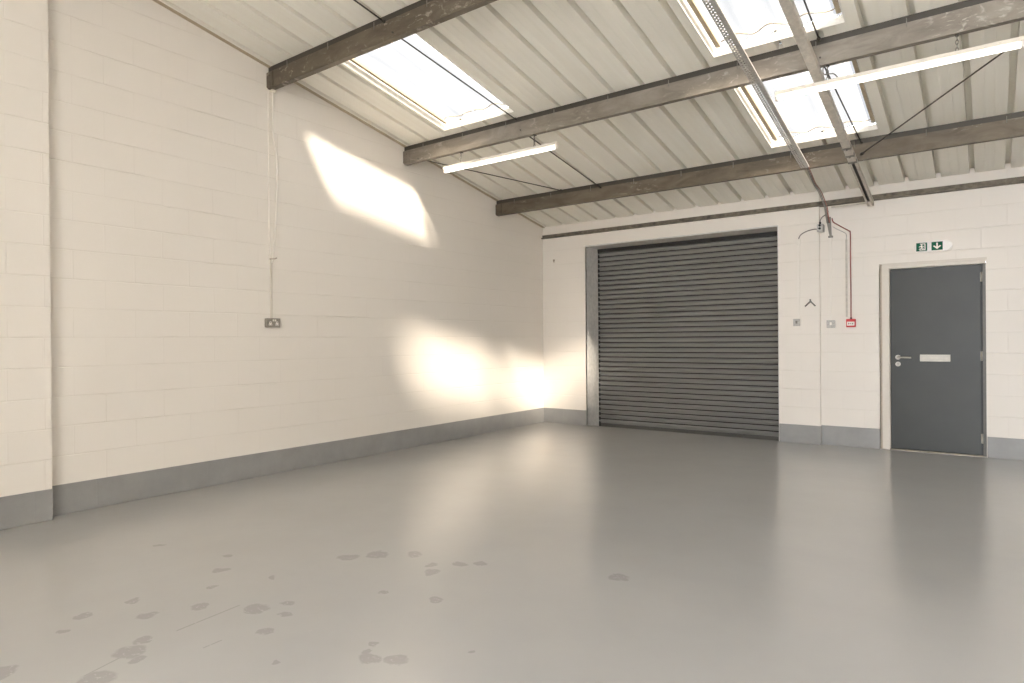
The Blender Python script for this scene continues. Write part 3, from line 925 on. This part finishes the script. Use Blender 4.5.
tag(MB().box(-0.001, 0.014, y - 0.009, y + 0.011, z + 0.042, 2.12, bevel=0.002).build('trunking', M['frame']), 'thin cream trunking rising from the metal double socket', 'trunking')
tag(MB().tube(smooth_pts([(0.020, -4.795, 3.80), (0.022, -4.797, 3.60), (0.020, -4.800, 3.40), (0.030, -4.79, 3.25), (0.035, -4.765, 3.12), (0.020, -4.752, 2.98), (0.016, -4.757, 2.75), (0.014, -4.768, 2.50), (0.014, -4.790, 2.25), (0.014, -4.808, 2.13), (0.012, -4.815, 2.08)], 7), 0.0085, 8)
    .build('white_cable', M['white_plastic']), 'white cable hanging in a slight bend down the left wall from the purlin end', 'cable')
tag(MB().box(-0.001, 0.009, -4.840, -4.822, 2.13, 3.775, bevel=0.002).build('trunking', M['wall_x']), 'painted over trunking on the left wall beside the white cable', 'trunking')
c = MB(); c.tube([(-0.001, -4.83, 2.115), (0.03, -4.83, 2.115)], 0.007, 8); c.tube(smooth_pts([(0.03, -4.83, 2.115), (0.034, -4.80, 2.118), (0.030, -4.775, 2.128)], 4), 0.006, 8)
tag(c.build('cable_clip', M['frame_tan']), 'small buff clip at the lower end of the white cable', 'clip')
c = MB(); c.box(0.001, 0.05, -4.822, -4.77, 3.760, 3.779, bevel=0.004); c.tube([(0.02, -4.795, 3.765), (0.02, -4.795, 3.79)], 0.010, 8)
tag(c.build('cable_saddle', M['white_metal']), 'white saddle holding the cable under the purlin end', 'clip')

# ------------------------------------------------------------------ light
world = bpy.data.worlds.new('sky')
scene.world = world
world.use_nodes = True
bg = world.node_tree.nodes['Background']
bg.inputs[0].default_value = (0.95, 0.98, 1.03, 1)
bg.inputs[1].default_value = 8.8

sun = bpy.data.lights.new('sun', 'SUN')
sun.energy = 165.0
sun.color = (1.0, 0.88, 0.72)
sun.angle = math.radians(8.5)
so = bpy.data.objects.new('sun', sun)
COL.objects.link(so)
so.rotation_euler = Vector((-1.0, 0.45, -0.70)).to_track_quat('-Z', 'Y').to_euler()
so.location = (9, -6, 9)

# ------------------------------------------------------------------ camera
F, YAW, PITCHA, ROLL = 645.53, 0.636267, -0.00183783, -0.00781973
cy_, sy_ = math.cos(YAW), math.sin(YAW)
f_ = Vector((-sy_, cy_, 0)); r_ = Vector((cy_, sy_, 0)); u_ = Vector((0, 0, 1))
f2 = f_ * math.cos(PITCHA) + u_ * math.sin(PITCHA)
u2 = u_ * math.cos(PITCHA) - f_ * math.sin(PITCHA)
r3 = r_ * math.cos(ROLL) + u2 * math.sin(ROLL)
u3 = u2 * math.cos(ROLL) - r_ * math.sin(ROLL)
cam = bpy.data.cameras.new('camera')
cam.sensor_fit = 'HORIZONTAL'
cam.sensor_width = 36.0
cam.lens = F / 1024 * 36.0
cam.clip_start = 0.05
co = bpy.data.objects.new('camera', cam)
COL.objects.link(co)
mat = Matrix(((r3.x, u3.x, -f2.x, 5.6810212), (r3.y, u3.y, -f2.y, -8.52545651), (r3.z, u3.z, -f2.z, 1.29771541), (0, 0, 0, 1)))
co.matrix_world = mat
scene.camera = co

scene.cycles.use_denoising = True
scene.cycles.max_bounces = 12
scene.cycles.diffuse_bounces = 8
scene.cycles.transparent_max_bounces = 12
scene.cycles.sample_clamp_indirect = 10
vs = scene.view_settings
vs.view_transform = 'Standard'
vs.look = 'None'
vs.exposure = 0.53
vs.gamma = 1.0
vs.use_curve_mapping = False
